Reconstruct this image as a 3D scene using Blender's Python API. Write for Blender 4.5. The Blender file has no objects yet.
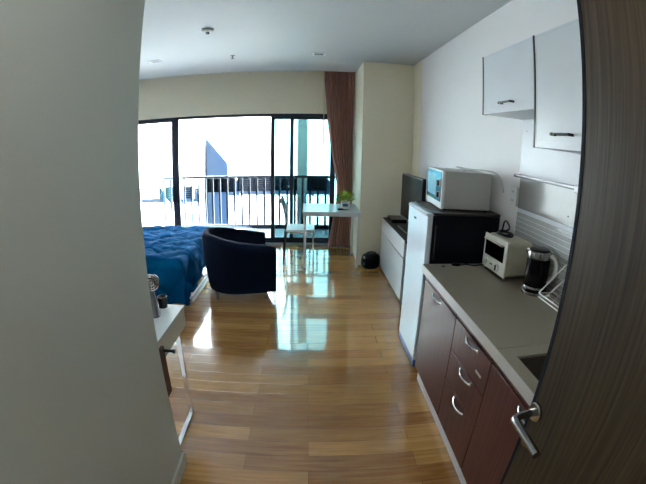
import bpy, bmesh, math, random
from mathutils import Matrix, Vector, noise
random.seed(7)
SC = bpy.context.scene
COL = bpy.context.collection
PI = math.pi

# ------------------------------------------------------------------ camera
cd = bpy.data.cameras.new('camera'); cam = bpy.data.objects.new('camera', cd); COL.objects.link(cam)
RM = Matrix(((0.9993, 0.037, -0.0088), (-0.0336, 0.9676, 0.2501), (0.0178, -0.2496, 0.9682)))
cm = Matrix((RM.col[0], RM.col[2], -RM.col[1])).transposed().to_4x4(); cm.translation = (0, 0, 1.6)
cam.matrix_world = cm
cd.type = 'PANO'; cd.panorama_type = 'FISHEYE_LENS_POLYNOMIAL'
cd.sensor_fit = 'HORIZONTAL'; cd.sensor_width = 36; cd.sensor_height = 36*484/646
FL = 388.5743*36/646
cd.fisheye_fov = PI
cd.fisheye_polynomial_k0 = 0; cd.fisheye_polynomial_k1 = -1/FL; cd.fisheye_polynomial_k2 = 0
cd.fisheye_polynomial_k3 = -.0171/FL**3; cd.fisheye_polynomial_k4 = 0
cd.clip_start = .02; cd.clip_end = 200
SC.camera = cam

# ------------------------------------------------------------------ world, sun, added fill lights, exposure
w = bpy.data.worlds.new('world'); SC.world = w; w.use_nodes = True
bg = w.node_tree.nodes['Background']; bg.inputs[0].default_value = (.13, .43, 1, 1); bg.inputs[1].default_value = .30
sl = bpy.data.lights.new('sun', 'SUN'); sl.energy = 128; sl.angle = math.radians(1.2); sl.color = (1, .97, .93)
sun = bpy.data.objects.new('sun', sl); COL.objects.link(sun); sun.location = (-5, -5, 12)
sun.rotation_euler = Vector((1.15, .5, -1.34)).to_track_quat('-Z', 'Y').to_euler()

def area(name, loc, size, sy, power, color, rot=(0, 0, 0)):
    l = bpy.data.lights.new(name, 'AREA'); l.shape = 'RECTANGLE'; l.size = size; l.size_y = sy; l.energy = power; l.color = color
    o = bpy.data.objects.new(name, l); COL.objects.link(o); o.location = loc; o.rotation_euler = rot
    return o
area('entry_fill_light', (-.05, -.75, 2.66), .5, .5, 5, (1, .95, .84))  # added fill behind the camera for the near walls, no real fitting
area('hall_fill_light', (.1, .35, 2.67), .35, .35, 3, (1, .97, .9))  # second added fill, brightens the passage from out of view
SC.view_settings.view_transform = 'Standard'; SC.view_settings.look = 'None'
SC.view_settings.gamma = 1; SC.view_settings.use_curve_mapping = False; SC.view_settings.exposure = 1.4
SC.cycles.max_bounces = 10; SC.cycles.diffuse_bounces = 6; SC.cycles.transparent_max_bounces = 12
SC.cycles.sample_clamp_indirect = 8

# ------------------------------------------------------------------ materials
class N:
    def __init__(s, name):
        s.m = bpy.data.materials.new(name); s.m.use_nodes = True
        s.t = s.m.node_tree; s.b = s.t.nodes['Principled BSDF']; s.o = s.t.nodes['Material Output']
    def n(s, k, **kw):
        x = s.t.nodes.new(k)
        for a, v in kw.items():
            if a.startswith('i_'):
                key = a[2:]; key = int(key) if key.isdigit() else key.replace('_', ' ')
                x.inputs[key].default_value = v
            else: setattr(x, a, v)
        return x
    def l(s, a, b): s.t.links.new(a, b)

def c4(c): return (*c, 1)
def mat(name, c, rough=.5, metal=0, var=.06, scale=30, bump=0, stretch=(1, 1, 1), spec=.5, coat=0, c2=None, sheen=0, detail=4):
    k = N(name); b = k.b
    tc = k.n('ShaderNodeTexCoord'); mp = k.n('ShaderNodeMapping'); mp.inputs['Scale'].default_value = stretch
    k.l(tc.outputs['Object'], mp.inputs[0])
    nz = k.n('ShaderNodeTexNoise'); nz.inputs['Scale'].default_value = scale; nz.inputs['Detail'].default_value = detail
    k.l(mp.outputs[0], nz.inputs['Vector'])
    r = k.n('ShaderNodeValToRGB')
    c2 = c2 or tuple(x*(1-var*2) for x in c)
    r.color_ramp.elements[0].position = .32; r.color_ramp.elements[1].position = .68
    r.color_ramp.elements[0].color = c4(c2); r.color_ramp.elements[1].color = c4(c)
    k.l(nz.outputs[0], r.inputs[0]); k.l(r.outputs[0], b.inputs['Base Color'])
    b.inputs['Roughness'].default_value = rough; b.inputs['Metallic'].default_value = metal
    b.inputs['Specular IOR Level'].default_value = spec; b.inputs['Coat Weight'].default_value = coat
    b.inputs['Coat Roughness'].default_value = .05
    b.inputs['Sheen Weight'].default_value = sheen
    if bump:
        bp = k.n('ShaderNodeBump'); bp.inputs['Strength'].default_value = bump; bp.inputs['Distance'].default_value = .003
        k.l(nz.outputs[0], bp.inputs['Height']); k.l(bp.outputs[0], b.inputs['Normal'])
    return k.m

def floor_mat():
    k = N('laminate planks'); b = k.b
    tc = k.n('ShaderNodeTexCoord')
    br = k.n('ShaderNodeTexBrick'); br.offset = .37; br.offset_frequency = 2
    for q, v in (('Scale', 1), ('Mortar Size', .0012), ('Mortar Smooth', .2), ('Bias', -.1), ('Brick Width', .92), ('Row Height', .118)):
        br.inputs[q].default_value = v
    br.inputs['Color1'].default_value = (.0, .0, .0, 1); br.inputs['Color2'].default_value = (1, 1, 1, 1); br.inputs['Mortar'].default_value = (.5, .5, .5, 1)
    k.l(tc.outputs['Object'], br.inputs['Vector'])
    mp = k.n('ShaderNodeMapping'); mp.inputs['Scale'].default_value = (1.6, 22, 1); k.l(tc.outputs['Object'], mp.inputs[0])
    nz = k.n('ShaderNodeTexNoise'); nz.inputs['Scale'].default_value = 2.2; nz.inputs['Detail'].default_value = 7; nz.inputs['Distortion'].default_value = .6
    k.l(mp.outputs[0], nz.inputs['Vector'])
    n2 = k.n('ShaderNodeTexNoise'); n2.inputs['Scale'].default_value = 1.1; k.l(tc.outputs['Object'], n2.inputs['Vector'])
    mx = k.n('ShaderNodeMath', operation='MULTIPLY_ADD'); k.l(br.outputs['Color'], mx.inputs[0]); mx.inputs[1].default_value = .42; 
    m2 = k.n('ShaderNodeMath', operation='MULTIPLY_ADD'); k.l(nz.outputs[0], m2.inputs[0]); m2.inputs[1].default_value = .75; m2.inputs[2].default_value = -.12
    k.l(m2.outputs[0], mx.inputs[2])
    r = k.n('ShaderNodeValToRGB'); e = r.color_ramp.elements
    e[0].position = .15; e[0].color = (.26, .110, .023, 1); e[1].position = .8; e[1].color = (.64, .36, .115, 1)
    k.l(mx.outputs[0], r.inputs[0])
    mm = k.n('ShaderNodeMix', data_type='RGBA'); k.l(br.outputs['Fac'], mm.inputs[0]); k.l(r.outputs[0], mm.inputs[6]); mm.inputs[7].default_value = (.10, .045, .02, 1)
    k.l(mm.outputs[2], b.inputs['Base Color'])
    b.inputs['Roughness'].default_value = .2
    b.inputs['Coat Weight'].default_value = 1; b.inputs['Coat Roughness'].default_value = .035; b.inputs['Coat IOR'].default_value = 1.6
    bp = k.n('ShaderNodeBump'); bp.inputs['Strength'].default_value = .12; bp.inputs['Distance'].default_value = .002; bp.invert = True
    k.l(br.outputs['Fac'], bp.inputs['Height']); k.l(bp.outputs[0], b.inputs['Normal'])
    wv = k.n('ShaderNodeTexNoise'); wv.inputs['Scale'].default_value = 6; wv.inputs['Detail'].default_value = 1
    k.l(tc.outputs['Object'], wv.inputs['Vector'])
    b2 = k.n('ShaderNodeBump'); b2.inputs['Strength'].default_value = .035; b2.inputs['Distance'].default_value = .02
    k.l(wv.outputs[0], b2.inputs['Height']); k.l(bp.outputs[0], b2.inputs['Normal']); k.l(b2.outputs[0], b.inputs['Coat Normal'])
    return k.m

def glass_mat(name, tint, refl=.08):
    k = N(name); k.t.nodes.remove(k.b)
    tr = k.n('ShaderNodeBsdfTransparent'); tr.inputs[0].default_value = c4(tint)
    gl = k.n('ShaderNodeBsdfGlossy'); gl.inputs['Roughness'].default_value = .01; gl.inputs[0].default_value = (.9, .95, 1, 1)
    fr = k.n('ShaderNodeFresnel'); fr.inputs[0].default_value = 1.3
    mx = k.n('ShaderNodeMixShader'); k.l(fr.outputs[0], mx.inputs[0]); k.l(tr.outputs[0], mx.inputs[1]); k.l(gl.outputs[0], mx.inputs[2])
    k.l(mx.outputs[0], k.o.inputs[0]); return k.m

def emit_mat(name, c, s):
    k = N(name); k.b.inputs['Base Color'].default_value = c4(c); k.b.inputs['Emission Color'].default_value = c4(c); k.b.inputs['Emission Strength'].default_value = s
    return k.m

M = dict(
 floor=floor_mat(),
 paint=mat('white wall paint', (.80, .78, .78), .6, scale=3, var=.01, spec=.3),
 hall=mat('grey wall paint', (.54, .58, .54), .55, scale=260, var=.03, bump=.1, spec=.3),
 ceil=mat('ceiling paint', (.53, .55, .555), .7, scale=2, var=.01, spec=.2),
 paper=mat('beige wallpaper', (.84, .79, .62), .7, scale=160, var=.05, bump=.15, spec=.2),
 trim=mat('white trim paint', (.70, .70, .66), .4, var=.01),
 door=mat('dark oak veneer', (.066, .046, .027), .5, scale=7, stretch=(16, 16, .35), c2=(.026, .018, .011), detail=8, bump=.1, spec=.2),
 edgeband=mat('dark blue grey edging', (.012, .017, .026), .7, spec=.1),
 cab=mat('mahogany laminate', (.095, .024, .018), .35, scale=6, stretch=(9, 9, .5), c2=(.042, .010, .009), detail=7, spec=.3),
 cabin=mat('cabinet carcass', (.05, .02, .018), .5),
 top=mat('grey quartz worktop', (.29, .255, .195), .28, scale=240, c2=(.215, .188, .145), spec=.5),
 topedge=mat('pale worktop edging', (.42, .41, .39), .35, scale=200, var=.05),
 plinth=mat('brushed aluminium plinth', (.75, .74, .76), .35, .1, scale=40, stretch=(1, .1, 8)),
 chrome=mat('chrome', (.80, .80, .80), .12, 1, var=.01),
 steel=mat('brushed steel', (.36, .35, .34), .22, 1, scale=30, stretch=(1, 1, 10), var=.05),
 wire=mat('plated wire', (.75, .75, .74), .3, .25, var=.01),
 darkch=mat('shaded chrome', (.25, .26, .28), .25, 1, var=.01),
 sink=mat('dark steel sink', (.16, .12, .10), .35, .6, var=.05),
 white=mat('white lacquer', (.66, .68, .70), .28, var=.01, scale=4),
 wcab=mat('white cabinet laminate', (.62, .66, .70), .35, var=.01, scale=4),
 fridgew=mat('white enamel', (.66, .74, .84), .2, var=.01, scale=4, coat=.3),
 black=mat('black plastic', (.006, .006, .009), .3, var=.1, spec=.3),
 blackside=mat('black painted steel', (.003, .005, .012), .4, var=.1, scale=200, spec=.25),
 screen=mat('dark screen', (.010, .006, .007), .25, var=.02, spec=.12),
 tvtop=mat('dark brown laminate', (.022, .019, .020), .4, spec=.3, scale=8, stretch=(6, 1, 1)),
 toast=mat('warm grey cream enamel', (.52, .50, .39), .35, var=.02),
 cream=mat('cream plastic', (.74, .73, .64), .35, var=.02),
 mwside=mat('grey painted metal', (.54, .54, .52), .45, var=.05, scale=80, stretch=(1, 1, 6)),
 mwfront=mat('silver white plastic', (.78, .80, .82), .25, var=.01),
 mwglass=mat('blue reflective glass', (.10, .40, .58), .12, .5, var=.05, scale=8),
 alu=mat('dark aluminium', (.010, .018, .035), .35, .3, var=.05),
 navy=mat('navy upholstery', (.004, .010, .028), .9, scale=300, var=.15, bump=.2, spec=.12),
 duvet=mat('blue cotton', (.0, .078, .22), .9, scale=40, var=.06, bump=.1, spec=.03),
 mattress=mat('mattress ticking', (.35, .4, .5), .8),
 curtain=mat('brown curtain cloth', (.50, .225, .17), .8, scale=60, stretch=(1, 1, .1), var=.08, sheen=.2),
 leaf=mat('leaf green', (.50, .60, .08), .5, scale=30, c2=(.12, .26, .03)),
 soil=mat('potting soil', (.03, .02, .012), .9),
 pot=mat('white ceramic', (.78, .80, .80), .25, var=.01),
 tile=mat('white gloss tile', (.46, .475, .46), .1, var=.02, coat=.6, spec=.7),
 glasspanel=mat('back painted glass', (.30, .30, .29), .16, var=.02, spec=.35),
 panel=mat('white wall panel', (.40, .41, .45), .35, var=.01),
 deskw=mat('white desk laminate', (.68, .72, .74), .25, var=.01),
 deskl=mat('cream desk front', (.60, .58, .50), .35, var=.03),
 brown=mat('dark brown wood', (.05, .022, .012), .5, scale=10, stretch=(6, 6, 1)),
 greyap=mat('grey plastic', (.16, .16, .18), .4, var=.1),
 facade=mat('white render facade', (.82, .82, .82), .9, scale=2, var=.02),
 conc=mat('pale concrete', (.30, .33, .36), .85, scale=6, var=.06),
 louvre=mat('dark louvre', (.0012, .0020, .0035), .6, spec=0),
 slatgrey=mat('grey louvre slat', (.012, .014, .018), .6, spec=0),
 **{'return': mat('bounce absorbing blue grey', (.10, .13, .18), .8)},  # dark colour of the added sheet that soaks up facade bounce
 teal=mat('teal louvre', (.02, .055, .055), .6, spec=0),
 glass=glass_mat('clear glass', (.86, .93, .96)),
 mid=glass_mat('pale teal glass', (.42, .62, .67)),
 tint=glass_mat('teal tinted glass', (.24, .39, .42)),
 mwblue=mat('pale blue glass', (.30, .58, .72), .15, var=.05, scale=12),
 ktglass=mat('dark kettle glass', (.0015, .0015, .003), .15, var=.02, spec=.2),
 paperlab=mat('dark print', (.10, .12, .22), .5),
 blueled=mat('blue film', (.005, .05, .22), .3),
)

# ------------------------------------------------------------------ mesh helpers
class MB:
    def __init__(s): s.bm = bmesh.new(); s.mats = []; s.cur = 0
    def use(s, name):
        if name not in s.mats: s.mats.append(name)
        s.cur = s.mats.index(name); return s
    def _f(s, vs):
        try:
            f = s.bm.faces.new(vs); f.material_index = s.cur; f.smooth = True; return f
        except ValueError: return None
    def box(s, x0, x1, y0, y1, z0, z1, T=None):
        v = [s.bm.verts.new((T @ Vector(p)) if T else p) for p in ((x0,y0,z0),(x1,y0,z0),(x1,y1,z0),(x0,y1,z0),(x0,y0,z1),(x1,y0,z1),(x1,y1,z1),(x0,y1,z1))]
        for a in ((3,2,1,0),(4,5,6,7),(0,1,5,4),(1,2,6,5),(2,3,7,6),(3,0,4,7)): s._f([v[i] for i in a])
        return s
    def prism(s, pts, lo, hi, axis='z'):
        def P(a, b, h): return {'z': (a, b, h), 'y': (a, h, b), 'x': (h, a, b)}[axis]
        A = [s.bm.verts.new(P(a, b, lo)) for a, b in pts]; B = [s.bm.verts.new(P(a, b, hi)) for a, b in pts]
        s._f(A[::-1]); s._f(B); n = len(pts)
        for i in range(n): s._f([A[i], A[(i+1) % n], B[(i+1) % n], B[i]])
        return s
    def lathe(s, prof, c=(0, 0, 0), n=28, axis='z', cap=True):
        rings = []
        for r, h in prof:
            ring = []
            for i in range(n):
                a = 2*PI*i/n; x, y = r*math.cos(a), r*math.sin(a)
                p = {'z': (x, y, h), 'y': (x, h, y), 'x': (h, x, y)}[axis]
                ring.append(s.bm.verts.new((p[0]+c[0], p[1]+c[1], p[2]+c[2])))
            rings.append(ring)
        for a, b in zip(rings, rings[1:]):
            for i in range(n): s._f([a[i], a[(i+1) % n], b[(i+1) % n], b[i]])
        if cap: s._f(rings[0][::-1]); s._f(rings[-1])
        return s
    def tube(s, pts, r, n=10, closed=False, cap=True):
        pts = [Vector(p) for p in pts]; rings = []; N_ = len(pts); up = None
        for i, p in enumerate(pts):
            if closed: t = (pts[(i+1) % N_]-pts[i-1])
            else: t = pts[min(i+1, N_-1)]-pts[max(i-1, 0)]
            t.normalize()
            if up is None: up = Vector((0, 0, 1)) if abs(t.z) < .9 else Vector((1, 0, 0))
            a = t.cross(up)
            if a.length < 1e-4: a = t.orthogonal()
            a.normalize(); b = a.cross(t); up = b
            rr = r[i] if isinstance(r, (list, tuple)) else r
            rings.append([s.bm.verts.new(p + rr*(math.cos(2*PI*k/n)*a + math.sin(2*PI*k/n)*b)) for k in range(n)])
        prs = list(zip(rings, rings[1:])) + ([(rings[-1], rings[0])] if closed else [])
        for A, B in prs:
            for k in range(n): s._f([A[k], A[(k+1) % n], B[(k+1) % n], B[k]])
        if cap and not closed: s._f(rings[0][::-1]); s._f(rings[-1])
        return s
    def grid(s, fn, nu, nv, closeu=False):
        g = [[s.bm.verts.new(fn(i/nu, j/nv)) for j in range(nv+1)] for i in range(nu + (0 if closeu else 1))]
        L = len(g)
        for i in range(L if closeu else L-1):
            for j in range(nv): s._f([g[i][j], g[(i+1) % L][j], g[(i+1) % L][j+1], g[i][j+1]])
        return s
    def build(s, name, m, parent=None, bev=0, seg=2, solid=0, sub=0, sharp=35, loc=None):
        bmesh.ops.recalc_face_normals(s.bm, faces=s.bm.faces[:])
        me = bpy.data.meshes.new(name); s.bm.to_mesh(me); s.bm.free()
        o = bpy.data.objects.new(name, me); COL.objects.link(o)
        if s.mats:
            for q in s.mats: me.materials.append(M[q])
        else: me.materials.append(M[m] if isinstance(m, str) else m)
        if parent: o.parent = parent
        if loc: 
            me.transform(Matrix.Translation(-Vector(loc))); o.location = loc
        if solid:
            q = o.modifiers.new('s', 'SOLIDIFY'); q.thickness = solid; q.offset = 0
        if sub:
            q = o.modifiers.new('u', 'SUBSURF'); q.levels = q.render_levels = sub
        if bev:
            q = o.modifiers.new('b', 'BEVEL'); q.width = bev; q.segments = seg; q.limit_method = 'ANGLE'; q.angle_limit = math.radians(40); q.harden_normals = False
        me.set_sharp_from_angle(angle=math.radians(sharp))
        return o

def tag(o, label=None, cat=None, group=None, kind=None):
    if label: o['label'] = label
    if cat: o['category'] = cat
    if group: o['group'] = group
    if kind: o['kind'] = kind
    return o
def thing(name, label, cat, loc=(0, 0, 0), rotz=0, group=None, kind=None):
    o = bpy.data.objects.new(name, None); COL.objects.link(o); o.location = loc; o.rotation_euler = (0, 0, rotz); o.empty_display_size = .05
    return tag(o, label, cat, group, kind)
def struct(name, mb, m, bev=0, label=None, parent=None):
    o = mb.build(name, m, parent, bev=bev)
    if not parent: o['kind'] = 'structure'
    if label: o['label'] = label
    return o
def B(*a): return MB().box(*a)

# ------------------------------------------------------------------ room shell
H = 2.7; XR = 1.34; XL = -3.3; YW = 6.1; YB = -1.9
struct('floor', B(XL-.15, XR+.15, YB-.1, YW+.16, -.2, 0), 'floor', label='glossy brown laminate floor of planks running across the room')
struct('ceiling', B(XL-.15, XR+.15, YB-.1, 5.76, H, H+.3).box(XL-.15, XR+.15, 5.76, YW+.16, 2.92, 3.0), 'ceil', label='flat pale ceiling with a recessed curtain pocket at the window')
struct('wall_right', B(XR, XR+.15, YB-.1, 4.62, 0, H+.2), 'paint', label='white painted wall behind the fridge and kitchen')
struct('wall_right', B(XR-.002, XR+.15, 4.62, YW+.16, 0, H+.2), 'paper', label='beige papered strip of wall beside the column')
struct('wall_far_left', B(XL-.15, XL, 1.3, YW+.16, 0, 2.95), 'paint', label='white wall at the bed head')
struct('wall_left', B(-.79, -.67, -.30, 1.43, 0, H), 'hall', label='plain grey wall of the entry passage')
struct('wall_partition', B(XL, -.79, 1.31, 1.43, 0, H), 'paint', label='white wall behind the white desk')
struct('wall_entry', B(-.79, -.40, -.42, -.30, 0, H).box(.62, XR, -.42, -.30, 0, H).box(-.40, .62, -.42, -.30, 2.14, H), 'hall', label='wall around the entrance doorway')
struct('wall_hallway', B(-1.5, XR, YB-.1, YB, 0, H).box(-1.6, -1.5, YB, -.30, 0, H).box(-1.5, -.79, -.42, -.30, 0, H), 'hall', label='plain hallway wall outside the entrance')
struct('wall_column', B(.665, XR-.003, 4.97, YW+.16, 0, H).box(.665, XR-.003, 5.761, YW+.16, H, 2.92), 'paper', label='beige papered column in the corner by the curtain')
struct('wall_window', B(XL, .665, YW-.02, YW+.16, 2.075, 2.92).box(XL, -3.2, YW-.02, YW+.16, 0, 2.075).box(.645, .665, YW-.02, YW+.16, 0, 2.075), 'paper', label='beige wall above the balcony window')
struct('baseboard_left', B(-.67, -.655, -.29, 1.43, 0, .08), 'deskl', bev=.003, label='pale skirting along the entry wall')

# window wall with sliding doors
win = thing('window_1', 'dark framed sliding balcony doors with one teal tinted pane', None, (0, 0, 0)); win['kind'] = 'structure'
y0, y1 = 6.08, 6.16
MB().box(-3.2, .645, y0, y1, 2.03, 2.075).box(-3.2, .645, y0, y1, 0, .045).box(-3.2, -3.14, y0, y1, .04, 2.04).box(.59, .645, y0, y1, .04, 2.04).build('window_frame', 'alu', win, bev=.004)
for x0_, x1_, yy in ((-2.24, -2.12, 6.07), (-.612, -.548, 6.09), (-.308, -.252, 6.07), (.322, .40, 6.085)):
    B(x0_, x1_, yy, yy+.05, .04, 2.04).build('mullion', 'alu', win, bev=.004)
MB().box(-3.14, -2.24, 6.09, 6.12, 2.0, 2.03).box(-3.14, -2.24, 6.09, 6.12, .045, .10).build('sash_rail', 'alu', win, bev=.003)
MB().box(-2.12, -.612, 6.10, 6.13, .045, .09).build('sash_rail', 'alu', win, bev=.003)
MB().box(-.548, .322, 6.08, 6.12, 1.985, 2.03).box(-.548, .322, 6.08, 6.12, .045, .105).build('sash_rail', 'alu', win, bev=.003)
for a, b, z0_, z1_, m in ((-3.14, -2.24, .10, 2.0, 'glass'), (-2.12, -.612, .09, 2.03, 'glass'), (-.548, -.308, .105, 1.985, 'mid'), (-.252, .322, .105, 1.985, 'tint'), (.40, .59, .045, 2.03, 'tint')):
    p = B(a-.005, b+.005, 6.11, 6.116, z0_-.005, z1_+.005).build('pane', m, win)
    if m == 'tint': p['label'] = 'teal tinted glass pane'
B(-3.2, .645, 5.98, 6.08, 0, .02).build('threshold', 'conc', win, bev=.003)

# main entrance door, standing open
dr = thing('door_1', 'dark oak entrance door standing open beside the kitchen', None, (.567, .678, 0)); dr['kind'] = 'structure'
B(0, .042, -.93, -.004, .01, 2.12).build('door_leaf', 'door', dr, bev=.002)
B(-.0015, .0425, -.012, 0, .01, 2.12).build('edge_banding', 'edgeband', dr)
h = thing('door_handle', 'brushed steel lever handle on a round rose', None, (0, 0, 0)); h.parent = dr
hz = 1.0
MB().lathe([(.0265, 0), (.0265, -.007), (.024, -.010), (0.001, -.010)], (0, -.032, hz), 32, 'x').build('rose', 'steel', h)
MB().tube([(-.008, -.032, hz), (-.045, -.034, hz), (-.066, -.038, hz), (-.074, -.046, hz), (-.0755, -.06, hz), (-.077, -.12, hz), (-.079, -.178, hz)], .0105, 16).build('lever', 'steel', h)
MB().lathe([(.0175, 0), (.0175, -.004), (.0155, -.006), (0.001, -.006)], (0, -.032, .90), 24, 'x').build('cylinder_rose', 'steel', h)
struct('trim_1', B(-.46, -.40, -.43, -.28, 0, 2.2).box(.62, .68, -.43, -.28, 0, 2.2).box(-.46, .68, -.43, -.28, 2.14, 2.2), 'door', bev=.003, label='dark door casing')

# ------------------------------------------------------------------ outside
struct('ground_balcony', B(-4.2, 2.2, YW+.16, 7.42, -.2, -.02), 'conc', label='pale balcony floor slab')
bf = thing('neighbouring_building', 'white building across from the balcony with dark louvred bands', 'building', (0, 20, -12))
def Bb(x0, x1, y0, y1, z0, z1): return (x0, x1, y0-20, y1-20, z0+12, z1+12)
f = MB()
f.box(*Bb(-5.4, 22, 20, 24, -12, 14)); f.box(*Bb(-30, -5.4, 20, 24, -12, 14)); f.box(*Bb(-30, -5.4, 19.5, 20, -12, 1.93))
f.build('facade_wall', 'facade', bf)
B(*Bb(-5.4, -5.38, 19.5, 20, -12, 1.93)).build('anti_bounce_panel', 'return', bf)  # dark sheet added on this side to cut bounce into the cast shadow
def louvre(x0, x1, z0, z1, yf, m, mv):
    q = B(*Bb(x0, x1, yf-.03, yf+.01, z0, z1)).build('louvre_panel', m, bf)
    s_ = MB(); z = z0+.04
    while z < z1-.04: s_.box(*Bb(x0+.03, x1-.03, yf-.09, yf-.02, z, z+.035)); z += .11
    s_.build('slats', mv, q)
    n = max(1, int((x1-x0)/.8))
    for i in range(n+1): xx = x0 + (x1-x0-.06)*i/n; B(*Bb(xx, xx+.06, yf-.11, yf-.03, z0, z1)).build('louvre_post', m, q)
louvre(-5.35, -3.9, -.9, -.15, 20, 'louvre', 'louvre'); louvre(-3.75, -2.0, -.86, -.13, 20, 'louvre', 'slatgrey'); louvre(-1.9, .9, -.83, -.12, 20, 'louvre', 'louvre')
louvre(-9.2, -7.9, -1.15, -.55, 19.5, 'teal', 'facade'); louvre(-7.6, -6.85, -1.15, -.5, 19.5, 'teal', 'teal'); louvre(-6.6, -5.95, -1.15, -.5, 19.5, 'conc', 'louvre')
struct('anti_bounce_cover', B(XL-.15, XR+.15, YB-.1, YW+.16, 3.0, 3.05).box(-4.2, 2.2, YW+.16, 7.45, 2.95, 2.97), 'black', label='unseen dark cover added above the room against sun bounce')  # unseen, added so the sunlit top does not brighten the building opposite
struct('shade_slab', B(-4.2, 2.2, YW+.16, 7.45, 2.75, 2.95), 'facade', label='unseen slab added above the balcony to shade the pier')  # unseen, added to keep direct sun off the pier
# concrete pier beyond the railing
pier = B(-.235, -.045, 7.56, 7.8, -3, 6).build('balcony_pier', 'facade', bev=.005); tag(pier, 'narrow concrete pier seen through the teal pane behind the railing', 'pier')
rl = thing('balcony_railing', 'black balcony railing with thin upright bars', 'railing', (-.9, 7.3, -.02))
def rbx(x0, x1, y0, y1, z0, z1): return (x0+.9, x1+.9, y0-7.3, y1-7.3, z0+.02, z1+.02)
B(*rbx(-2.9, 2.0, 7.27, 7.33, .955, 1.0)).build('top_rail', 'alu', rl, bev=.004)
B(*rbx(-2.9, 2.0, 7.28, 7.32, -.02, .055)).build('bottom_rail', 'alu', rl, bev=.003)
x = -2.88
bal = None
while x < 1.98:
    if bal is None:
        bal = B(-.02, .02, -.012, .012, .07, .97).build('baluster', 'alu', rl); bal.location = (x+.9, 0, 0)
    else:
        c = bal.copy(); COL.objects.link(c); c.parent = rl; c.location = (x+.9, 0, 0)
    x += .145

# ------------------------------------------------------------------ ceiling fittings
t = thing('smoke_detector', 'round grey smoke detector on the ceiling', 'smoke detector', (-.955, 3.47, H))
MB().lathe([(.058, 0), (.058, -.012), (.05, -.026), (.03, -.034), (.001, -.034)], n=28).build('housing', 'mwside', t)
MB().lathe([(.02, -.032), (.018, -.05), (.001, -.05)], n=18).build('sensor_cap', 'black', t)
t = thing('fire_sprinkler', 'tiny fire sprinkler hanging from the ceiling', 'sprinkler', (-.948, 4.64, H))
MB().lathe([(.03, 0), (.03, -.004), (.008, -.008), (.006, -.03), (.001, -.03)], n=14).build('escutcheon', 'greyap', t)
MB().lathe([(.022, -.036), (.022, -.040), (.001, -.040)], n=12).box(-.002, .002, -.012, .012, -.036, -.02).build('deflector', 'black', t)
for x_, y_, lb in ((.089, 4.63, 'square recessed downlight in the ceiling near the curtain'), (-1.94, 4.60, 'square recessed downlight in the ceiling above the bed')):
    t = thing('recessed_downlight', lb, 'ceiling light', (x_, y_, H), group='recessed ceiling downlights')
    MB().box(-.075, .075, -.075, -.055, -.006, .0).box(-.075, .075, .055, .075, -.006, 0).box(-.075, -.055, -.055, .055, -.006, 0).box(.055, .075, -.055, .055, -.006, 0).build('frame', 'white', t)
    B(-.055, .055, -.055, .055, -.003, 0).build('lamp_recess', 'greyap', t)

# ------------------------------------------------------------------ curtain
def interp(tab, z):
    for (a, va), (b, vb) in zip(tab, tab[1:]):
        if a >= z >= b: k = (a-z)/(a-b); return va+(vb-va)*k
    return tab[-1][1]
XLc = [(2.9, .175), (2.6, .20), (2.0, .26), (1.5, .335), (1.05, .42), (.85, .43), (.5, .37), (.0, .29)]
ct = thing('curtain', 'brown curtain gathered at the end of the window', 'curtain', (.45, 5.9, .004))
def cf(u, v):
    z = 2.86*(1-v); xl = interp(XLc, z+.02); xr = .655
    g = 9; amp = .055*(.6+.4*abs(math.cos(v*2.2)))
    xx = xl+(xr-xl)*u + .006*math.sin(9*v+u*14)
    return (xx-.45, amp*math.sin(2*PI*g*u+.8*math.sin(3*v)), z)
MB().grid(cf, 176, 40).build('drape', 'curtain', ct, solid=.004)
MB().tube([(-.255, -.06, 2.78), (-.245, -.06, 1.60)], .006, 8).build('pull_wand', 'deskl', ct)
tr = MB().box(XL+.05, .65, 5.84, 5.87, 2.885, 2.915).box(XL+.05, .65, 5.93, 5.96, 2.885, 2.915).build('curtain_track', 'alu', loc=(-1.3, 5.9, 2.9)); tag(tr, 'dark curtain track in the ceiling pocket above the window', 'curtain track')

# ------------------------------------------------------------------ kitchen base units
XF = .75; YE = 2.27
def arch(p0, p1, out, r=.005, n=10):
    p0, p1, out = Vector(p0), Vector(p1), Vector(out); pts = []
    for i in range(n+1):
        k = i/n; pts.append(p0.lerp(p1, k) + out*(math.sin(PI*k)**.7))
    return pts
def base_unit(y0, y1, label, fronts, side_y=None):
    t = thing('base_cabinet', label, 'cabinet', (XF+.02, (y0+y1)/2, 0), group='dark red wooden kitchen base cabinets')
    cy = (y0+y1)/2; ox = XF+.02
    B(0, XR-.005-ox, y0-cy+.002, y1-cy-.002, .12, .818 if y1 > 1.3 else .64).build('carcass', 'cabin', t)
    B(.013, .03, y0-cy, y1-cy, 0, .12).build('plinth', 'plinth', t)
    B(-.02, 0, y0-cy+.003, y1-cy-.003, .782, .818).build('top_rail', 'cab', t, bev=.001)
    for kind, z0, z1, lock in fronts:
        o = B(-.02, -.002, y0-cy+.004, y1-cy-.004, z0+.003, z1-.003).build(kind, 'cab', t, bev=.0015)
        ym = 0; 
        if kind == 'drawer': a, b = -.085, .058
        elif cy > 1.6: a, b = -.055, .10
        else: a, b = -.17, -.02
        zh = z1-.027
        hd = MB().tube(arch((-.02, a, zh), (-.02, b, zh), (-.019, 0, -.004)), [.0075]+[.0062]*9+[.0075], 10)
        hd.lathe([(.009, -.02), (.009, -.024), (.001, -.024)], (0, a, zh), 12, 'x').lathe([(.009, -.02), (.009, -.024), (.001, -.024)], (0, b, zh), 12, 'x')
        hd.build('handle', 'chrome', o)
        if lock: B(-.024, -.02, -.135-.03, -.135+.03, .655, .665).build('label_holder', 'deskl', o)
base_unit(1.69, 2.27, 'dark red kitchen cabinet with one tall door, next to the fridge', [('door', .12, .775, 0)])
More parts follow.
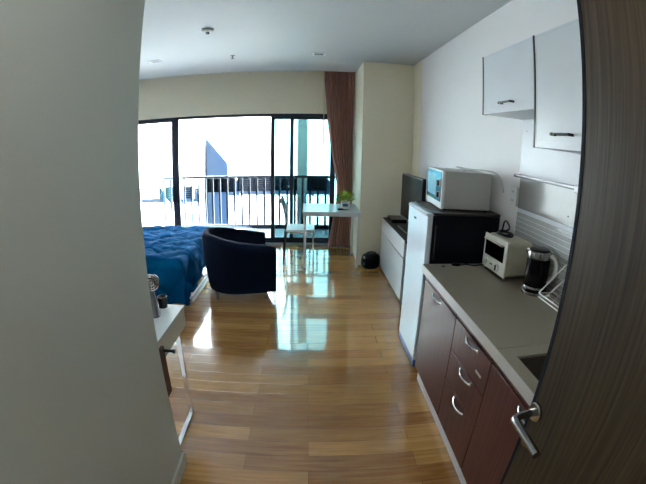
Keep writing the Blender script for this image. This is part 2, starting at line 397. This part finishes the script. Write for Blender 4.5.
base_unit(1.24, 1.69, 'dark red kitchen cabinet with a stack of three drawers', [('drawer', .12, .41, 0), ('drawer', .41, .592, 0), ('drawer', .592, .775, 1)])
base_unit(.72, 1.24, 'dark red kitchen cabinet with a door under the sink', [('door', .12, .775, 0)])
wt = thing('worktop', 'grey quartz kitchen worktop with a pale front edge', 'worktop', (.727, 1.2, .82))
def W(x0, x1, y0, y1, z0=.82, z1=.87): return (x0-.727, x1-.727, y0-1.2, y1-1.2, z0-.82, z1-.82)
MB().box(*W(.731, XR-.002, 1.191, 2.287)).box(*W(.731, .785, .2, 1.188)).box(*W(.785, XR-.002, 1.118, 1.188)).box(*W(1.24, XR-.002, .2, 1.118)).box(*W(.785, 1.24, .2, .62)).build('slab', 'top', wt)
MB().box(*W(.727, .731, .2, 2.29)).box(*W(.727, XR-.002, 2.287, 2.29)).build('edge_strip', 'topedge', wt)
sk = thing('kitchen_sink', 'dark steel sink set into the worktop beside the open door', 'sink', (1.0125, .869, .655))
MB().box(-.226, .226, -.248, .248, 0, .01).box(-.226, -.218, -.248, .248, .01, .208).box(.218, .226, -.248, .248, .01, .208).box(-.218, .218, -.248, -.24, .01, .208).box(-.218, .218, .24, .248, .01, .208).build('basin', 'sink', sk)
MB().lathe([(.035, .01), (.035, .014), (.02, .012), (.001, .012)], n=20).build('drain', 'chrome', sk)

# wall side of kitchen
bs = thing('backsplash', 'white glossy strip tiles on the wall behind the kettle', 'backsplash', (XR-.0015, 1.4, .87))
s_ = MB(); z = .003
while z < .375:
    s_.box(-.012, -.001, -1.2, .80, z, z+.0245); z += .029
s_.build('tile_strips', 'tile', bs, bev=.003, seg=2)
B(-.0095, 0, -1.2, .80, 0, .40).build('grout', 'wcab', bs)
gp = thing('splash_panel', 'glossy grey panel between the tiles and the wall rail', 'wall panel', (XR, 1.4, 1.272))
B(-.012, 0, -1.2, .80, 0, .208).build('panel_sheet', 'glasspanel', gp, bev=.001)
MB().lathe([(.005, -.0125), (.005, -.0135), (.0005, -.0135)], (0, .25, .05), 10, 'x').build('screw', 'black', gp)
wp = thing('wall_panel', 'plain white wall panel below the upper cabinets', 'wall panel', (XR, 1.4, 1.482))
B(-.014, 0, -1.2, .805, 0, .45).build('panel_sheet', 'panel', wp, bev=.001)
MB().lathe([(.005, -.0145), (.005, -.0155), (.0005, -.0155)], (0, .745, .28), 10, 'x').build('screw', 'black', wp)
ra = thing('wall_rail', 'slim metal rail running along the wall above the worktop', 'rail', (XR-.012, 1.885, 1.478))
B(-.045, -.025, -.33, .335, -.002, .008).build('rail_bar', 'pot', ra, bev=.002)
B(-.043, -.027, -.33, .33, -.010, -.004).build('rail_dark_strip', 'black', ra)  # black strip set along the underside of the bar
MB().box(-.055, .0, -.37, -.325, -.020, .014).build('bracket', 'white', ra, bev=.003)
MB().box(-.045, -.0, .30, .325, -.008, .008).build('bracket', 'black', ra, bev=.002)

oc = thing('wall_outlet', 'cream double wall socket beside the tiles', 'wall socket', (XR, 2.262, 1.338))
B(-.022, 0, -.045, .045, -.062, .062).build('cover_plate', 'pot', oc, bev=.003)
for zz in (-.028, .028):
    k = MB().box(-.024, -.022, -.022, .022, zz-.02, zz+.02).build('socket', 'mwfront', oc, bev=.001)
    MB().box(-.0245, -.0235, -.010, -.006, zz-.006, zz+.008).box(-.0245, -.0235, .006, .010, zz-.006, zz+.008).build('slots', 'black', k)

# upper cabinets
def upper(y0, y1, z0, z1, label, hy):
    t = thing('upper_cabinet', label, 'cabinet', (XR, (y0+y1)/2, z0), group='white upper kitchen cabinets')
    cy = (y0+y1)/2; a, b = y0-cy, y1-cy; dx = 1.04-XR; hh = z1-z0
    B(dx+.022, -.001, a+.001, b-.001, 0, hh).build('carcass', 'wcab', t, bev=.001)
    B(dx-.002, dx+.03, b-.002, b+.010, -.001, hh+.001).build('side_gap_strip', 'black', t)
    d = MB().box(dx+.0015, dx+.02, a+.006, b-.003, .0, hh)
    for q in ((a+.006, a+.034, 0, hh), (b-.012, b-.003, 0, hh), (a+.034, b-.012, 0, .028), (a+.034, b-.012, hh-.012, hh)): d.box(dx, dx+.0016, *q)
    d = d.build('door', 'wcab', t, bev=.0012)
    y_h = hy-cy; zz = .050 if z0 > 1.7 else .062
    m_ = MB().tube([(dx-.026, y_h-.065, zz), (dx-.026, y_h+.065, zz)], .0055, 10)
    m_.box(dx-.03, dx+.002, y_h-.07, y_h-.058, zz-.006, zz+.006).box(dx-.03, dx+.002, y_h+.058, y_h+.07, zz-.006, zz+.006)
    hd = m_.build('handle', 'black', d, bev=.0015)
    hd['label'] = 'dark bar handle with a chrome ball'
    MB().lathe([(.001, -.009), (.007, -.006), (.009, 0), (.007, .006), (.001, .009)], (dx-.031, y_h+.045, zz), 14, 'y').build('chrome_cap', 'chrome', hd)
upper(1.618, 2.208, 1.835, 2.20, 'short white upper cabinet with a single flap door, nearer the fridge', 1.89)
upper(1.03, 1.608, 1.65, 2.20, 'taller white upper cabinet with a single door, partly behind the open door', 1.37)

# ------------------------------------------------------------------ fridge
fr = thing('mini_fridge', 'white fronted black mini fridge between the tv cabinet and the worktop', 'fridge', (1.05, 2.66, 0))
B(-.215, .27, -.25, .25, .03, 1.165).build('body', 'blackside', fr, bev=.008)
B(-.232, .27, -.252, .252, 1.165, 1.183).build('top_panel', 'tvtop', fr, bev=.004)
B(-.235, -.215, -.24, .24, .06, 1.16).build('door_seal', 'black', fr)
d = B(-.275, -.235, -.25, .25, .072, 1.178).build('door', 'fridgew', fr, bev=.010, seg=3)
B(-.277, -.274, .02, .075, 1.085, 1.10).build('badge', 'steel', d)
B(-.280, -.272, -.245, .245, 1.155, 1.172).build('top_grip', 'greyap', d, bev=.003)
B(-.273, -.225, -.25, .25, .015, .07).build('kick_strip', 'blueled', fr, bev=.003)
B(-.218, -.210, -.2535, -.2495, .06, 1.10).build('hinge_trim', 'steel', fr)
for a in (-.2, .22):
    for b in (-.22, .22): MB().lathe([(.02, 0), (.02, .035)], (a, b, 0), 12).build('foot', 'black', fr)
Lz = 1.183
mw = thing('microwave', 'silver microwave with blue glass door on top of the fridge', 'microwave', (1.095, 2.715, Lz), -.07)
B(-.165, .185, -.215, .215, .012, .272).build('casing', 'mwside', mw, bev=.004)
B(-.185, -.165, -.218, .218, .008, .275).build('front_panel', 'mwfront', mw, bev=.004)
dd = B(-.190, -.184, -.195, .205, .055, .262).build('door_glass', 'mwglass', mw, bev=.002)
B(-.1925, -.1895, -.08, .17, .085, .240).build('door_window', 'mwblue', dd, bev=.002)
bpy.data.objects[dd.name]
for zz in (.105, .185):
    MB().box(-.198, -.188, -.198, -.13, zz-.022, zz+.022).build('knob_plate', 'mwfront', mw, bev=.002)
    B(-.214, -.197, -.193, -.157, zz-.018, zz+.018).build('knob', 'black', mw, bev=.004)
for a in (-.15, .16):
    for b in (-.18, .18): MB().lathe([(.014, 0), (.014, .014)], (a, b, 0), 12).build('foot', 'black', mw)
cz = 1.46
pts = [(1.12, 2.62, cz+.006), (1.06, 2.68, cz+.02), (1.07, 2.74, cz+.022), (1.14, 2.70, cz+.012), (1.2, 2.60, cz+.012), (1.26, 2.53, cz+.016), (1.305, 2.47, cz+.004), (1.325, 2.44, cz-.05), (1.328, 2.42, cz-.11), (1.328, 2.41, cz-.125)]
bpy.context.view_layer.update()
IM = mw.matrix_world.inverted(); MB().tube([IM @ Vector(p) for p in pts], .004, 8).build('power_cord', 'mwside', mw, sub=1)

# ------------------------------------------------------------------ toaster oven
to = thing('toaster_oven', 'cream toaster oven with dark glass door on the worktop', 'toaster oven', (1.225, 2.075, .87), .03)
B(-.09, .094, -.147, .147, .022, .237).build('casing', 'toast', to, bev=.028, seg=5)
B(-.105, -.09, -.148, .148, .02, .236).build('front_frame', 'cream', to, bev=.010, seg=3)
d = B(-.108, -.103, -.118, .122, .105, .205).build('door', 'ktglass', to, bev=.003)
MB().tube([(-.122, -.11, .208), (-.122, .112, .208)], .006, 10).box(-.122, -.104, -.11, -.10, .203, .212).box(-.122, -.104, .10, .11, .203, .212).build('handle', 'cream', d)
for yy in (-.06, .10):
    k = MB().lathe([(.022, -.103), (.021, -.117), (.001, -.118)], (0, yy, .062), 22, 'x').build('knob', 'mwfront' if yy < 0 else 'cream', to)
    B(-.124, -.117, yy-.005, yy+.005, .045, .079).build('knob_grip', 'black' if yy < 0 else 'cream', k, bev=.002)
v = MB()
for zz in range(6): v.box(-.03, .05, -.1462, -.1445, .07+zz*.018, .074+zz*.018)
v.build('side_vents', 'deskl', to)
B(-.1085, -.104, .01, .035, .058, .066).build('badge', 'greyap', to)
for a in (-.08, .08):
    for b in (-.12, .12): MB().lathe([(.011, 0), (.013, .026)], (a, b, 0), 12).build('foot', 'greyap', to)
pts = []
for i in range(40):
    a = 2*PI*i/16; r = .06 - .0006*i
    pts.append((1.205+r*.8*math.cos(a), 2.11+r*1.35*math.sin(a), 1.113+.0004*i+.003*math.sin(a*2.3)))
pts += [(1.27, 2.16, 1.13), (1.30, 2.24, 1.15), (1.318, 2.33, 1.17), (1.325, 2.37, 1.13), (1.325, 2.38, .95)]
bpy.context.view_layer.update()
IM = to.matrix_world.inverted(); MB().tube([IM @ Vector(p) for p in pts], .007, 8).build('power_cord', 'black', to, sub=1)['label'] = 'black power cord coiled on top'
pl = thing('power_plug', 'black plug and cord lying on the worktop behind the toaster oven', 'plug', (.95, 2.235, .87))
MB().tube([(-.04, .006, .010), (-.025, .004, .012), (.0, .0, .012), (.02, 0, .010)], [.005, .010, .011, .006], 10).build('plug_body', 'black', pl)
MB().tube([(.02, 0, .009), (.07, .02, .007), (.12, -.004, .006), (.17, .01, .006), (.22, .03, .006), (.27, .05, .006)], .0045, 8).build('cord', 'black', pl)
MB().lathe([(.014, 0), (.014, .006), (.010, .009), (.001, .009)], (-.10, .0, 0), 12).build('loose_cap', 'greyap', pl)

# ------------------------------------------------------------------ kettle
ke = thing('electric_kettle', 'black electric kettle with steel rim and handle on the worktop', 'kettle', (1.246, 1.756, .87), -1.0)
MB().lathe([(.075, 0), (.077, .008), (.075, .016), (.064, .022), (.001, .022)], n=36).build('power_base', 'steel', ke)
MB().lathe([(.066, .022), (.071, .030), (.071, .05), (.068, .19), (.067, .20)], n=36).build('body', 'ktglass', ke)
MB().lathe([(.0722, .034), (.0722, .044), (.0712, .046)], n=36, cap=False).build('bottom_band', 'steel', ke)
rim = MB().lathe([(.067, .200), (.0715, .206), (.072, .232), (.068, .240), (.060, .242)], n=36).build('rim', 'steel', ke)
MB().lathe([(.062, .240), (.055, .250), (.030, .254), (.001, .254)], n=30).build('lid', 'black', ke)
MB().prism([(-.088, .008), (-.088, -.008), (-.063, -.028), (-.063, .028)], .210, .238).build('spout', 'steel', rim, bev=.004)
MB().tube([(.064, 0, .222), (.09, 0, .222), (.108, 0, .205), (.114, 0, .165), (.110, 0, .12), (.092, 0, .085), (.068, 0, .072)], [.014, .015, .015, .014, .013, .012, .010], 12).build('handle', 'mwside', ke, sub=1)

# ------------------------------------------------------------------ dish rack
rk = thing('dish_rack', 'chrome wire dish rack on the worktop beside the kettle', 'dish rack', (1.24, 1.42, .87))
X0, X1, Y0, Y1 = -.015, .080, -.36, .250
m_ = MB()
for zz in (.008, .028): m_.tube([(X0, Y0, zz), (X0, Y1, zz), (X1, Y1, zz), (X1, Y0, zz)], .0028, 8, closed=True)
m_.build('base_frame', 'wire', rk)
m_ = MB()
for i in range(2): 
    yy = Y1 - i*.0
m_.tube([(X0, Y1, .03), (X0-.0, Y1-.19, .245), (X1, Y1-.19, .245), (X1, Y1, .03)], .0036, 8)
m_.build('end_hoop', 'wire', rk)
m_ = MB()
for i in range(1, 9):
    yy = Y1-i*.068
    m_.tube([(X0, yy, .028), (X1-.02, yy-.03, .13), (X1, yy-.03, .13)], .002, 6)
m_.build('plate_wires', 'wire', rk)
m_ = MB(); 
for xx in (X0+.03, X0+.06, X0+.09): m_.tube([(xx, Y0, .012), (xx, Y1, .012)], .002, 6)
m_.build('bottom_wires', 'wire', rk)

# ------------------------------------------------------------------ tv cabinet + tv
tv = thing('tv_cabinet', 'long low white tv cabinet with dark top against the wall', 'tv cabinet', (1.14, 4.24, 0))
B(-.175, .19, -.62, .62, .03, .66).build('carcass', 'black', tv)
B(-.19, .195, -.635, .625, .66, .682).build('top', 'tvtop', tv, bev=.002)
B(-.195, -.176, -.6, .622, .50, .678).build('drawer', 'white', tv, bev=.002)
B(-.195, -.176, -.6, .622, .035, .487).build('door', 'white', tv, bev=.002)
B(-.18, -.17, -.62, .62, 0, .03).build('plinth', 'black', tv)
te = thing('television', 'flat dark television on the white cabinet', 'television', (1.12, 4.08, .682), .02)
B(-.010, .034, -.36, .44, .09, .61).build('bezel', 'black', te, bev=.008, seg=3)
B(-.014, -.009, -.345, .425, .115, .595).build('screen', 'screen', te)
B(.0, .035, -.06, .06, .02, .12).build('neck', 'black', te, bev=.004)
B(-.09, .10, -.20, .24, 0, .018).build('base', 'black', te, bev=.006)
sb = thing('set_top_box', 'low black box on the white cabinet in front of the television', 'set top box', (1.06, 4.60, .682))
B(-.07, .11, -.14, .15, .006, .05).build('casing', 'black', sb, bev=.004)
B(-.072, -.069, -.12, .13, .015, .04).build('front_panel', 'screen', sb)

# ------------------------------------------------------------------ bag
bg_ = thing('duffel_bag', 'small round black bag on the floor beside the column', 'bag', (.815, 4.835, 0))
def bagf(u, v):
    a = 2*PI*u; th = PI*v; r = math.sin(th)**.55
    nn = .006*noise.noise(Vector((math.cos(a)*2, math.sin(a)*2, v*3)))
    return ((.128+nn)*r*math.cos(a), (.095+nn)*r*math.sin(a), .104-.104*math.copysign(abs(math.cos(th))**.7, math.cos(th)))
MB().grid(bagf, 32, 20, closeu=True).build('bag_body', 'blackside', bg_)
MB().tube([(-.07, -.02, .195), (-.05, -.02, .225), (0, -.02, .235), (.05, -.02, .225), (.07, -.02, .195)], .007, 8).build('carry_handle', 'black', bg_)
MB().lathe([(.016, -.0), (.014, -.008), (.001, -.009)], (-.095, -.062, .165), 14, 'y').build('glint_disc', 'chrome', bg_)  # chrome disc added in place of a glint on the bag
MB().box(-.105, -.085, -.075, -.069, .06, .10).build('side_tag', 'greyap', bg_, bev=.002)

# ------------------------------------------------------------------ white table, chair, plant, remote
tb = thing('dining_table', 'white square table with slim legs in front of the window', 'table', (.29, 5.19, 0))
B(-.37, .37, -.36, .33, .722, .745).build('tabletop', 'deskw', tb, bev=.003)
MB().box(-.36, .36, -.35, -.325, .685, .722).box(-.36, .36, .295, .32, .685, .722).box(-.36, -.335, -.325, .295, .685, .722).box(.335, .36, -.325, .295, .685, .722).build('apron', 'white', tb, bev=.002)
for a in (-.355, .33):
    for b in (-.35, .295): B(a, a+.028, b, b+.028, 0, .70).build('leg', 'white', tb, bev=.003)
ch = thing('side_chair', 'slim chrome framed chair with white seat tucked at the white table', 'chair', (-.13, 5.22, 0))
def bx(z): return -.20 - .012*(z-.45)*0
for sgn in (-1, 1):
    y_ = .175*sgn
    MB().tube([(-.215, y_, 0), (-.205, y_, .2), (-.185, y_, .42), (-.172, y_, .52), (-.175, y_, .63), (-.20, y_*.98, .75), (-.245, y_*.9, .87)], .014, 10).build('back_leg', 'darkch', ch)
    MB().tube([(.20, y_, 0), (.19, y_, .25), (.185, y_, .44)], .011, 10).build('front_leg', 'chrome', ch)
MB().tube([(-.185, -.175, .425), (.185, -.175, .425), (.185, .175, .425), (-.185, .175, .425)], .010, 8, closed=True).build('seat_frame', 'chrome', ch)
B(-.19, .205, -.19, .19, .435, .468).build('seat', 'deskw', ch, bev=.012, seg=3)
m_ = MB()
m_.tube([(-.245, -.158, .87), (-.252, 0, .885), (-.245, .158, .87)], .013, 8)
for k in range(5):
    y_ = -.11+.055*k
    m_.tube([(-.176, y_, .55), (-.178, y_, .63), (-.203, y_, .75), (-.248, y_, .875)], .008, 6)
m_.tube([(-.174, -.175, .55), (-.174, .175, .55)], .007, 8)
m_.build('backrest', 'darkch', ch)

pp = thing('potted_plant', 'small bushy green plant in a white pot on the white table', 'potted plant', (.485, 5.12, .745))
MB().lathe([(.001, 0), (.068, 0), (.072, .004), (.080, .11), (.075, .11), (.070, .095), (.001, .095)], n=4, cap=False).build('pot', 'pot', pp, bev=.004, sharp=30).rotation_euler = (0, 0, PI/4)
B(-.038, .030, -.0570, -.0520, .035, .072).build('printed_label', 'paperlab', pp)
MB().lathe([(.001, .088), (.05, .09), (.001, .093)], n=16, cap=False).build('soil', 'soil', pp)
lf = MB(); rnd = random.Random(3)
for i in range(230):
    a = rnd.uniform(0, 2*PI); el = rnd.uniform(.15, 1.45); rr = rnd.uniform(.07, .165)
    base = Vector((.025*math.cos(a), .025*math.sin(a), .09)); dirv = Vector((math.cos(a)*math.cos(el), math.sin(a)*math.cos(el), math.sin(el)))
    tip = base + dirv*rr*Vector((1, 1, 1)).length/1.73; side = dirv.cross(Vector((0, 0, 1))).normalized()*rnd.uniform(.008, .016)
    mid = base.lerp(tip, .7) + Vector((0, 0, .012)); tip = tip+Vector((0, 0, -.012*rnd.random()))
    q0 = base.lerp(tip, .35)
    vs = [lf.bm.verts.new(p) for p in (q0, mid+side, tip+dirv*.012, mid-side)]; lf._f(vs)
o = lf.build('foliage', 'leaf', pp); 
for f_ in o.data.polygons: f_.use_smooth = False
rm = thing('hair_clip', 'small black pointed tool lying on the white table', 'tool', (.44, 4.98, .745), .1)
MB().tube([(-.07, 0, .012), (-.05, 0, .014), (-.01, 0, .014), (.015, 0, .011)], [.008, .013, .012, .007], 12).build('grip', 'black', rm)
MB().tube([(.01, 0, .010), (.05, .004, .007), (.075, .006, .005)], [.006, .005, .003], 8).build('tip', 'black', rm)

# ------------------------------------------------------------------ armchair
ac = thing('tub_armchair', 'navy fabric tub armchair beside the bed', 'armchair', (-.74, 3.99, 0), math.radians(16))
R_, LX = .375, .355
def upath(k):
    # plan of the U, opening toward +x; k 0..1, from one arm front round the back to the other
    st = LX*1.02; L_ = 2*st+PI*R_; s = k*L_
    if s < st: return Vector((st-s, -R_, 0)), Vector((0, -1, 0))
    if s > L_-st: return Vector((s-(L_-st), R_, 0)), Vector((0, 1, 0))
    a = (s-st)/R_; return Vector((-R_*math.sin(a), -R_*math.cos(a), 0)), Vector((-math.sin(a), -math.cos(a), 0))
OX = -.03
def shell(u, v):
    p, n_ = upath(u); k = abs(u-.5)*2
    top = .70 - .125*max(0, (k-.25)/.75)**1.1
    th = .085
    # section loop: outer bottom -> outer top -> rounded -> inner top -> inner bottom
    sec = [(0, .085), (.0, .20), (0, .35), (0, .50), (0, top-.055), (-.006, top-.022), (-.022, top-.004), (-th/2, top), (-th+.022, top-.004), (-th+.006, top-.022), (-th, top-.055), (-th, .5), (-th, .35), (-th, .2), (-th, .085)]
    i = min(int(round(v*(len(sec)-1))), len(sec)-1); off, z = sec[i]
    tp = -.055*(1-min(1, (z-.085)/.45))**1.3
    off = off+tp
    return (p.x*(1.0)+n_.x*off+OX, p.y+n_.y*off, z)
sm = MB(); sm.grid(shell, 60, 14)
sm.bm.verts.ensure_lookup_table()
g = [[sm.bm.verts[i*15+j] for j in range(15)] for i in range(61)]
sm._f([g[0][j] for j in range(15)]); sm._f([g[60][j] for j in range(14, -1, -1)])
for i in range(60): sm._f([g[i][0], g[i][14], g[i+1][14], g[i+1][0]])
sm.build('shell', 'navy', ac, bev=.012, seg=3, sharp=50)
pts = [(LX-.01+OX, -R_+.09), (LX-.01+OX, R_-.09)] + [(-math.sin(a)*(R_-.10)+OX, math.cos(a)*(R_-.10)) for a in [PI*i/14 for i in range(15)]]
MB().prism(pts, .095, .33).build('seat_base', 'navy', ac, bev=.01)
pts = [(LX+.02+OX, -R_+.095), (LX+.02+OX, R_-.095)] + [(-math.sin(a)*(R_-.105)+OX, math.cos(a)*(R_-.105)) for a in [PI*i/14 for i in range(15)]]
MB().prism(pts, .335, .46).build('seat_cushion', 'navy', ac, bev=.035, seg=4)
for a, b in ((-.25, -.2), (-.25, .2), (.26, -.27), (.26, .27)):
    MB().tube([(a+OX, b, 0), (a+OX, b, .10)], [.014, .02], 12).build('leg', 'steel', ac)

# ------------------------------------------------------------------ bed
bd = thing('bed', 'low white framed bed under the blue duvet', 'bed', (-2.2, 4.35, 0))
def bb(x0, x1, y0, y1, z0, z1): return (x0+2.2, x1+2.2, y0-4.35, y1-4.35, z0, z1)
MB().box(*bb(-1.19, -1.178, 3.56, 5.13, .03, .055)).box(*bb(-1.19, -1.178, 3.56, 5.13, .085, .108)).box(*bb(-1.20, -1.19, 3.56, 5.13, .03, .108)).build('foot_rail', 'white', bd, bev=.004)
for q_ in ((3.62, 3.645), (5.08, 5.105)): B(*bb(-3.26, -1.20, *q_, .035, .108)).build('side_rail', 'white', bd, bev=.004)
B(*bb(-3.29, -3.262, 3.56, 5.13, 0, .95)).build('headboard', 'white', bd, bev=.004)
for a in (-1.30, -3.2):
    for b in (3.66, 5.0): B(*bb(a, a+.05, b, b+.05, 0, .19)).build('leg', 'black', bd)
B(*bb(-3.25, -1.33, 3.64, 5.05, .19, .43)).build('mattress', 'mattress', bd, bev=.05, seg=4)
x0d, x1d, y0d, y1d, zt = -3.2, -1.255, 3.545, 5.14, .475
dv = thing('duvet', 'rumpled blue duvet spread over the bed', 'duvet', (-2.2, 4.35, .44))
rc = .07
def drape(s, lim, drop):
    # s: distance beyond the flat area; returns (horizontal advance, drop)
    if s <= 0: return 0, 0
    q = PI/2*rc
    if s < q: a = s/rc; return rc*math.sin(a), rc*(1-math.cos(a))
    return rc+.008*min(1, (s-q)/.2), min(rc+(s-q), drop)
def duv(u, v):
    sx = (x0d) + u*((x1d-rc-x0d)+.53); sy = (y0d+rc-.52) + v*((y1d-y0d-2*rc)+1.0)
    xe = x1d-rc; ys, ye = y0d+rc, y1d-rc
    ax, dx = drape(sx-xe, 0, .41); ay0, d0 = drape(ys-sy, 0, .47); ay1, d1 = drape(sy-ye, 0, .35)
    X = min(sx, xe)+ax; Y = min(max(sy, ys), ye)-ay0+ay1
    d = math.sqrt(dx*dx+d0*d0+d1*d1) if (dx > 0 and (d0 > 0 or d1 > 0)) else max(dx, d0, d1)
    d = min(d, .455 if d0 > 0 else .40-.12*min(1, max(0, (sy-3.6)/.9)))
    flat = 1 if d < .02 else 0
    P = Vector((sx, sy, 0))
    puff = .026*noise.noise(P*3.2) + .012*noise.noise(P*8+Vector((3, 1, 0))) + .022*math.sqrt(abs(math.sin((sx+sy*.9)*PI/.36)))*math.sqrt(abs(math.sin((sx-sy*.9)*PI/.36))) - .012*max(0, 1-abs(math.sin((sx+sy*.9)*PI/.36))*9) 
    wr = .020*math.sin(24*sx+7*noise.noise(P*4)+13*sy)*noise.noise(P*2.1)+.010*noise.noise(P*14)
    if d > rc:
        X += (.012*math.sin(sy*17+2*noise.noise(P*3))*min(1, (d-rc)/.2) + puff) if dx > 0 else 0
        Y -= (.022*math.sin(sx*15+2*noise.noise(P*3))*min(1, (d-rc)/.2) + puff) if d0 > 0 else 0
    return (X+2.2, Y-4.35, zt+puff*(1 if d < rc else .3)+wr-d-.44)
MB().grid(duv, 150, 150).build('cover', 'duvet', dv, solid=.012, sharp=80)

# ------------------------------------------------------------------ white desk on the left
dk = thing('writing_desk', 'white desk with chrome loop legs against the partition wall', 'desk', (-1.3, 1.71, 0))
def db(x0, x1, y0, y1, z0, z1): return (x0+1.3, x1+1.3, y0-1.71, y1-1.71, z0, z1)
B(*db(-1.95, -.72, 1.435, 1.99, .690, .703)).build('desktop', 'deskw', dk, bev=.002)
B(*db(-1.94, -.722, 1.44, 1.985, .575, .690)).build('drawer_box', 'deskl', dk, bev=.002)
for sgn, xx in ((1, -.735), (-1, -1.92)):
    m_ = MB().box(*db(xx-.015, xx+.015, 1.855, 1.875, 0.0, .575)).box(*db(xx-.015, xx+.015, 1.45, 1.47, 0.0, .575)).box(*db(xx-.015, xx+.015, 1.47, 1.855, 0.0, .018))
    m_.build('leg', 'chrome', dk, bev=.003)
pn = thing('coat_board', 'dark brown board with black peg at the end of the grey entry wall', 'coat board', (-.690, 1.475, .42))
B(-.018, 0, -.035, .065, 0, .265).build('board', 'brown', pn, bev=.002)
MB().tube([(0, .055, .245), (.05, .055, .245)], .008, 12).lathe([(.012, 0), (.012, .012)], (.046, .055, .245), 12, 'x').build('peg', 'black', pn)
ap = thing('desk_appliance', 'small grey appliance with a round wire head standing on the white desk', 'appliance', (-.838, 1.82, .703))
MB().tube([(0, 0, 0), (0, 0, .02), (-.004, 0, .07), (-.010, .0, .12), (-.012, 0, .17)], [.028, .030, .027, .025, .022], 16).build('stem', 'greyap', ap)
m_ = MB(); hx, hz_ = .010, .205
for k, rr in enumerate((.044, .032, .018)): m_.tube([(hx+rr*math.cos(a), -.022, hz_+rr*math.sin(a)) for a in [2*PI*i/24 for i in range(24)]], .0035, 6, closed=True)
for k in range(6): a = PI*k/6; m_.tube([(hx-.044*math.cos(a), -.022, hz_-.044*math.sin(a)), (hx+.044*math.cos(a), -.022, hz_+.044*math.sin(a))], .0018, 5)
m_.build('wire_guard', 'steel', ap)
MB().lathe([(.001, .03), (.03, .026), (.040, .0), (.032, -.014), (.001, -.016)], (hx, .0, hz_), 22, 'y').build('round_head', 'black', ap)
cu = thing('small_cup', 'small dark cup standing on the white desk behind the grey appliance', 'cup', (-.838, 1.95, .703))
MB().lathe([(.001, 0), (.026, 0), (.030, .065), (.027, .065), (.022, .006), (.001, .006)], n=22, cap=False).build('cup_body', 'black', cu)
MB().tube([(-.028, 0, .052), (-.045, 0, .045), (-.045, 0, .025), (-.025, 0, .016)], .004, 8).build('handle', 'black', cu)
